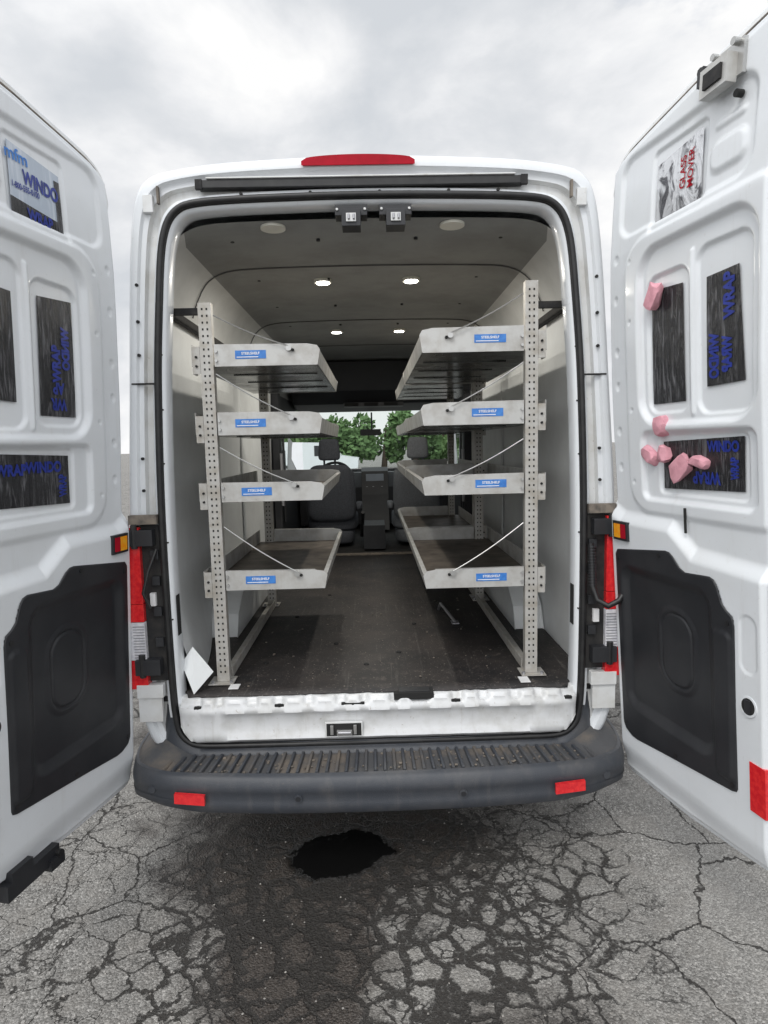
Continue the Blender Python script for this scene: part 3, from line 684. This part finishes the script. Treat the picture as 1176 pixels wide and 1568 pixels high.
wet=mth('MAXIMUM',mth('MAXIMUM',wet1,wet2),mth('MAXIMUM',wet3,mth('MULTIPLY',wet4,.8)))
e1=vor(8.5,'DISTANCE_TO_EDGE',wv).outputs[0]; e2=vor(2.4,'DISTANCE_TO_EDGE',wv).outputs[0]; e3=vor(19,'DISTANCE_TO_EDGE',wv).outputs[0]
cw=noise_(4,4,.7); region=blob(.02,-.25,1.02,.88,.45,1.0,nz)
left=blob(-1.1,-.4,.9,1.1,.5,1.0,bign)
thr=mth('MULTIPLY',mth('ADD',.014,mth('MULTIPLY',region,.12)),mth('ADD',.12,mth('MULTIPLY',cw.outputs[0],1.7)))
cr1=mth('MAXIMUM',mth('SUBTRACT',1.,mth('DIVIDE',e1,thr)),0.)
cr1=mth('MULTIPLY',cr1,mth('MAXIMUM',region,mth('MULTIPLY',left,.9)))
cr2=mth('MULTIPLY',mth('MAXIMUM',mth('SUBTRACT',1.,mth('DIVIDE',e2,.012)),0.),.75)
cr3=mth('MULTIPLY',mth('MAXIMUM',mth('SUBTRACT',1.,mth('DIVIDE',e3,.07)),0.),mth('MULTIPLY',region,ramp(nt,big.outputs[0],[(.47,0.),(.56,.8)])))
crack=mth('MINIMUM',mth('MAXIMUM',mth('MAXIMUM',cr1,cr2),cr3),1.); crack=ramp(nt,crack,[(.04,0.),(.42,1.)])
crack=mth('MULTIPLY',crack,ramp(nt,noise_(60,3,.7).outputs[0],[(.34,.35),(.5,1.)]))
ag=vor(150,'F1',ob); agb=vor(70,'F1',ob)
stone=ramp(nt,ag.outputs['Color'],[(.2,.0),(.9,1.)])
base=mixc(nt,stone,(.13,.125,.117),(.38,.37,.35))
sp=ramp(nt,agb.outputs['Distance'],[(.22,1.),(.42,0.)]); rsel=ramp(nt,agb.outputs['Color'],[(.60,0.),(.64,1.)])
base=mixc(nt,mth('MULTIPLY',mth('MULTIPLY',sp,rsel),.75),base,(.55,.53,.50))
base=mixc(nt,ramp(nt,noise_(260,3,.7).outputs[0],[(.43,0.),(.66,.8)]),base,(.055,.052,.047))
base=mixc(nt,ramp(nt,mid.outputs[0],[(.48,0.),(.72,.65)]),base,(.20,.187,.17))
base=mixc(nt,ramp(nt,noise_(1.1,3).outputs[0],[(.4,0.),(.7,.3)]),base,(.34,.33,.31))
wetc=mixc(nt,1.,base,(.145,.115,.098),'MULTIPLY')
base=mixc(nt,mth('MULTIPLY',wet,.92),base,wetc)
base=mixc(nt,mth('MULTIPLY',crack,.95),base,(.024,.021,.018))
pud=blob(-.17,.02,.235,.17,.80,1.0,mth('MULTIPLY',nz,.7)); base=mixc(nt,pud,base,(.006,.006,.006))
nt.links.new(base,p.inputs['Base Color'])
rg=N(nt,"ShaderNodeMapRange"); sv(rg,To_Min=.92,To_Max=.55); nt.links.new(wet,rg.inputs[0]); rg2=mixc(nt,pud,rg.outputs[0],(.22,.22,.22)); nt.links.new(rg2,p.inputs['Roughness'])
hh=mth('ADD',mth('MULTIPLY',crack,-1.0),mth('MULTIPLY',mth('SUBTRACT',.5,ag.outputs['Distance']),.30)); hh=mth('ADD',hh,mth('MULTIPLY',mid.outputs[0],.5)); hh=mth('MULTIPLY',hh,mth('SUBTRACT',1.,mth('MULTIPLY',pud,.97)))
b=N(nt,"ShaderNodeBump"); sv(b,Strength=1,Distance=.013); nt.links.new(hh,b.inputs['Height']); nt.links.new(b.outputs[0],p.inputs['Normal'])
addmesh("asphalt_ground",[(-400,-400,0),(400,-400,0),(400,400,0),(-400,400,0)],[(0,1,2,3)],m)
gm=mat("gravel",(.42,.40,.37),(.14,.13,.12),rough=.9,scale=25,lo=.3,hi=.6)
vs=[];fs=[]
for i in range(900):
    x=random.uniform(-1.6,1.6); y=random.uniform(-1.3,.6); r=random.uniform(.002,.005)*(1.5 if random.random()<.05 else 1)
    if (x+.17)**2/.05+(y-.02)**2/.03<1: continue
    i0=len(vs); rot=random.random()*6
    for q in ((1,0,0),(-.8,.2,0),(.1,.9,.1),(0,-.8,-.1),(0,.1,.7),(0,0,-.6)):
        a=q[0]*math.cos(rot)-q[1]*math.sin(rot); b_=q[0]*math.sin(rot)+q[1]*math.cos(rot); vs.append((x+a*r*random.uniform(.8,1.4),y+b_*r,q[2]*r+r*.5))
    for t in ((0,2,4),(2,1,4),(1,3,4),(3,0,4),(2,0,5),(1,2,5),(3,1,5),(0,3,5)): fs.append(tuple(i0+k for k in t))
addmesh("gravel",vs,fs,gm)

# ------------------------------------------------------------------ background beyond the windscreen
lm=mat("foliage",(.08,.15,.045),(.12,.21,.08),rough=.8,scale=1.2,lo=.35,hi=.65)
bk=mat("bark",(.08,.06,.045),rough=.9)
vs=[];fs=[];mi=[]
def leafball(cx,cy,cz,R,nl):
    for i in range(nl):
        d=Vector((random.gauss(0,1),random.gauss(0,1),random.gauss(0,1))).normalized()*R*random.uniform(.55,1.05); c=Vector((cx,cy,cz))+d
        a=Vector((random.gauss(0,1),random.gauss(0,1),random.gauss(0,1))).normalized(); b_=a.orthogonal().normalized(); s_=random.uniform(.12,.3); i0=len(vs)
        vs.extend([tuple(c+a*s_),tuple(c+b_*s_*.6),tuple(c-a*s_),tuple(c-b_*s_*.6)]); fs.append((i0,i0+1,i0+2,i0+3)); mi.append(0)
for i in range(9):
    x=-8+i*2.1+random.uniform(-.7,.7); y=40+random.uniform(-2,4); h=random.uniform(2.8,5.0)
    mbt=MB(); mbt.cyl((x,y,0),(x+.2,y,h*.75),.22,bk,8,.07)
    for k in range(4): mbt.cyl((x+.1,y,h*(.3+.1*k)),(x+random.uniform(-1.5,1.5),y+random.uniform(-1,1),h*(.6+.08*k)),.07,bk,6,.02)
    i0=len(vs); vs.extend(mbt.v); fs.extend([tuple(i0+q for q in f_) for f_ in mbt.f]); mi.extend([1]*len(mbt.f))
    for k in range(9): leafball(x+random.uniform(-1.5,1.5),y+random.uniform(-1.4,1.4),h*random.uniform(.22,.95),random.uniform(.6,1.1),190)
addmesh("tree_line",vs,fs,[lm,bk],mi)
mb=MB(); X=-3.2;Y=31
mb.prism([(X-2.4,Y,.45),(X+2.4,Y,.45),(X+2.45,Y,1.0),(X+1.5,Y,1.15),(X+.8,Y,1.85),(X-2.3,Y,1.95),(X-2.45,Y,1.2)],(0,1.8,0),M['paint'])
mb.prism([(X+.75,Y-.01,1.15),(X+1.3,Y-.01,1.15),(X+.75,Y-.01,1.7),(X+.1,Y-.01,1.7),(X+.1,Y-.01,1.15)],(0,.006,0),M['black'])
for q in (-1.5,1.5): mb.cyl((X+q,Y-.03,.35),(X+q,Y+1.83,.35),.35,M['tyre'],20); mb.cyl((X+q,Y-.04,.35),(X+q,Y-.02,.35),.2,M['rim'],16)
mb.make("parked_van",None,bevel=.05)

# ------------------------------------------------------------------ world, sun, camera
Ld=Vector((-.35,-.75,.95)).normalized()
w=bpy.data.worlds.new("World"); scene.world=w; w.use_nodes=True; nt=w.node_tree; nt.nodes.clear()
out=N(nt,"ShaderNodeOutputWorld"); sky=N(nt,"ShaderNodeTexSky",sky_type='NISHITA'); sky.sun_disc=False; sky.sun_elevation=math.asin(Ld.z); sky.sun_rotation=math.atan2(Ld.x,Ld.y)
bg1=N(nt,"ShaderNodeBackground"); nt.links.new(sky.outputs[0],bg1.inputs[0]); bg1.inputs[1].default_value=.15
tc=N(nt,"ShaderNodeTexCoord"); mp=N(nt,"ShaderNodeMapping"); mp.inputs['Scale'].default_value=(1,1,1.7); mp.inputs['Location'].default_value=(.35,.2,.6); nt.links.new(tc.outputs['Generated'],mp.inputs[0])
n1=N(nt,"ShaderNodeTexNoise"); sv(n1,Scale=3.6,Detail=10,Roughness=.54,Distortion=.15); nt.links.new(mp.outputs[0],n1.inputs['Vector'])
cc=ramp(nt,n1.outputs[0],[(.36,(.66,.69,.73)),(.46,(.76,.78,.81)),(.54,(.88,.89,.91)),(.62,(1.0,1.0,1.0))])
dot=N(nt,"ShaderNodeVectorMath",operation='DOT_PRODUCT'); nt.links.new(tc.outputs['Generated'],dot.inputs[0]); dot.inputs[1].default_value=Ld
glow=N(nt,"ShaderNodeMapRange",interpolation_type='SMOOTHSTEP'); sv(glow,From_Min=-.1,From_Max=1,To_Min=1,To_Max=2.1); nt.links.new(dot.outputs['Value'],glow.inputs[0])
bg2=N(nt,"ShaderNodeBackground"); nt.links.new(cc,bg2.inputs[0]); nt.links.new(glow.outputs[0],bg2.inputs[1])
bd=Vector((.62,1.0,.86)).normalized()
d2=N(nt,"ShaderNodeVectorMath",operation='DOT_PRODUCT'); nt.links.new(tc.outputs['Generated'],d2.inputs[0]); d2.inputs[1].default_value=bd
blue=N(nt,"ShaderNodeMapRange"); sv(blue,From_Min=.972,From_Max=.997,To_Min=0,To_Max=.40); nt.links.new(d2.outputs['Value'],blue.inputs[0])
sub=N(nt,"ShaderNodeMath",operation='SUBTRACT'); nt.links.new(n1.outputs[0],sub.inputs[0]); nt.links.new(blue.outputs[0],sub.inputs[1])
cov=ramp(nt,sub.outputs[0],[(.10,.35),(.30,1.)])
mx=N(nt,"ShaderNodeMixShader"); nt.links.new(cov,mx.inputs[0]); nt.links.new(bg1.outputs[0],mx.inputs[1]); nt.links.new(bg2.outputs[0],mx.inputs[2]); nt.links.new(mx.outputs[0],out.inputs[0])
sl=bpy.data.lights.new("sun",'SUN'); sl.energy=1.2; sl.angle=rad(18); sl.color=(1,.97,.92); so=bpy.data.objects.new("sun",sl); COL.objects.link(so); so.rotation_euler=(-Ld).to_track_quat('-Z','Y').to_euler()
cd=bpy.data.cameras.new("camera"); cam=bpy.data.objects.new("camera",cd); COL.objects.link(cam); scene.camera=cam
cd.sensor_fit='HORIZONTAL'; cd.sensor_width=36; cd.lens=36*950/1176; cd.clip_start=.05; cd.clip_end=2000
R=Matrix.Rotation(-rad(.94),3,'Z')@Matrix.Rotation(math.pi/2-rad(6.15),3,'X')@Matrix.Rotation(-rad(1.35),3,'Z')
cam.matrix_world=Matrix.Translation((0,-2.35,1.65))@R.to_4x4()
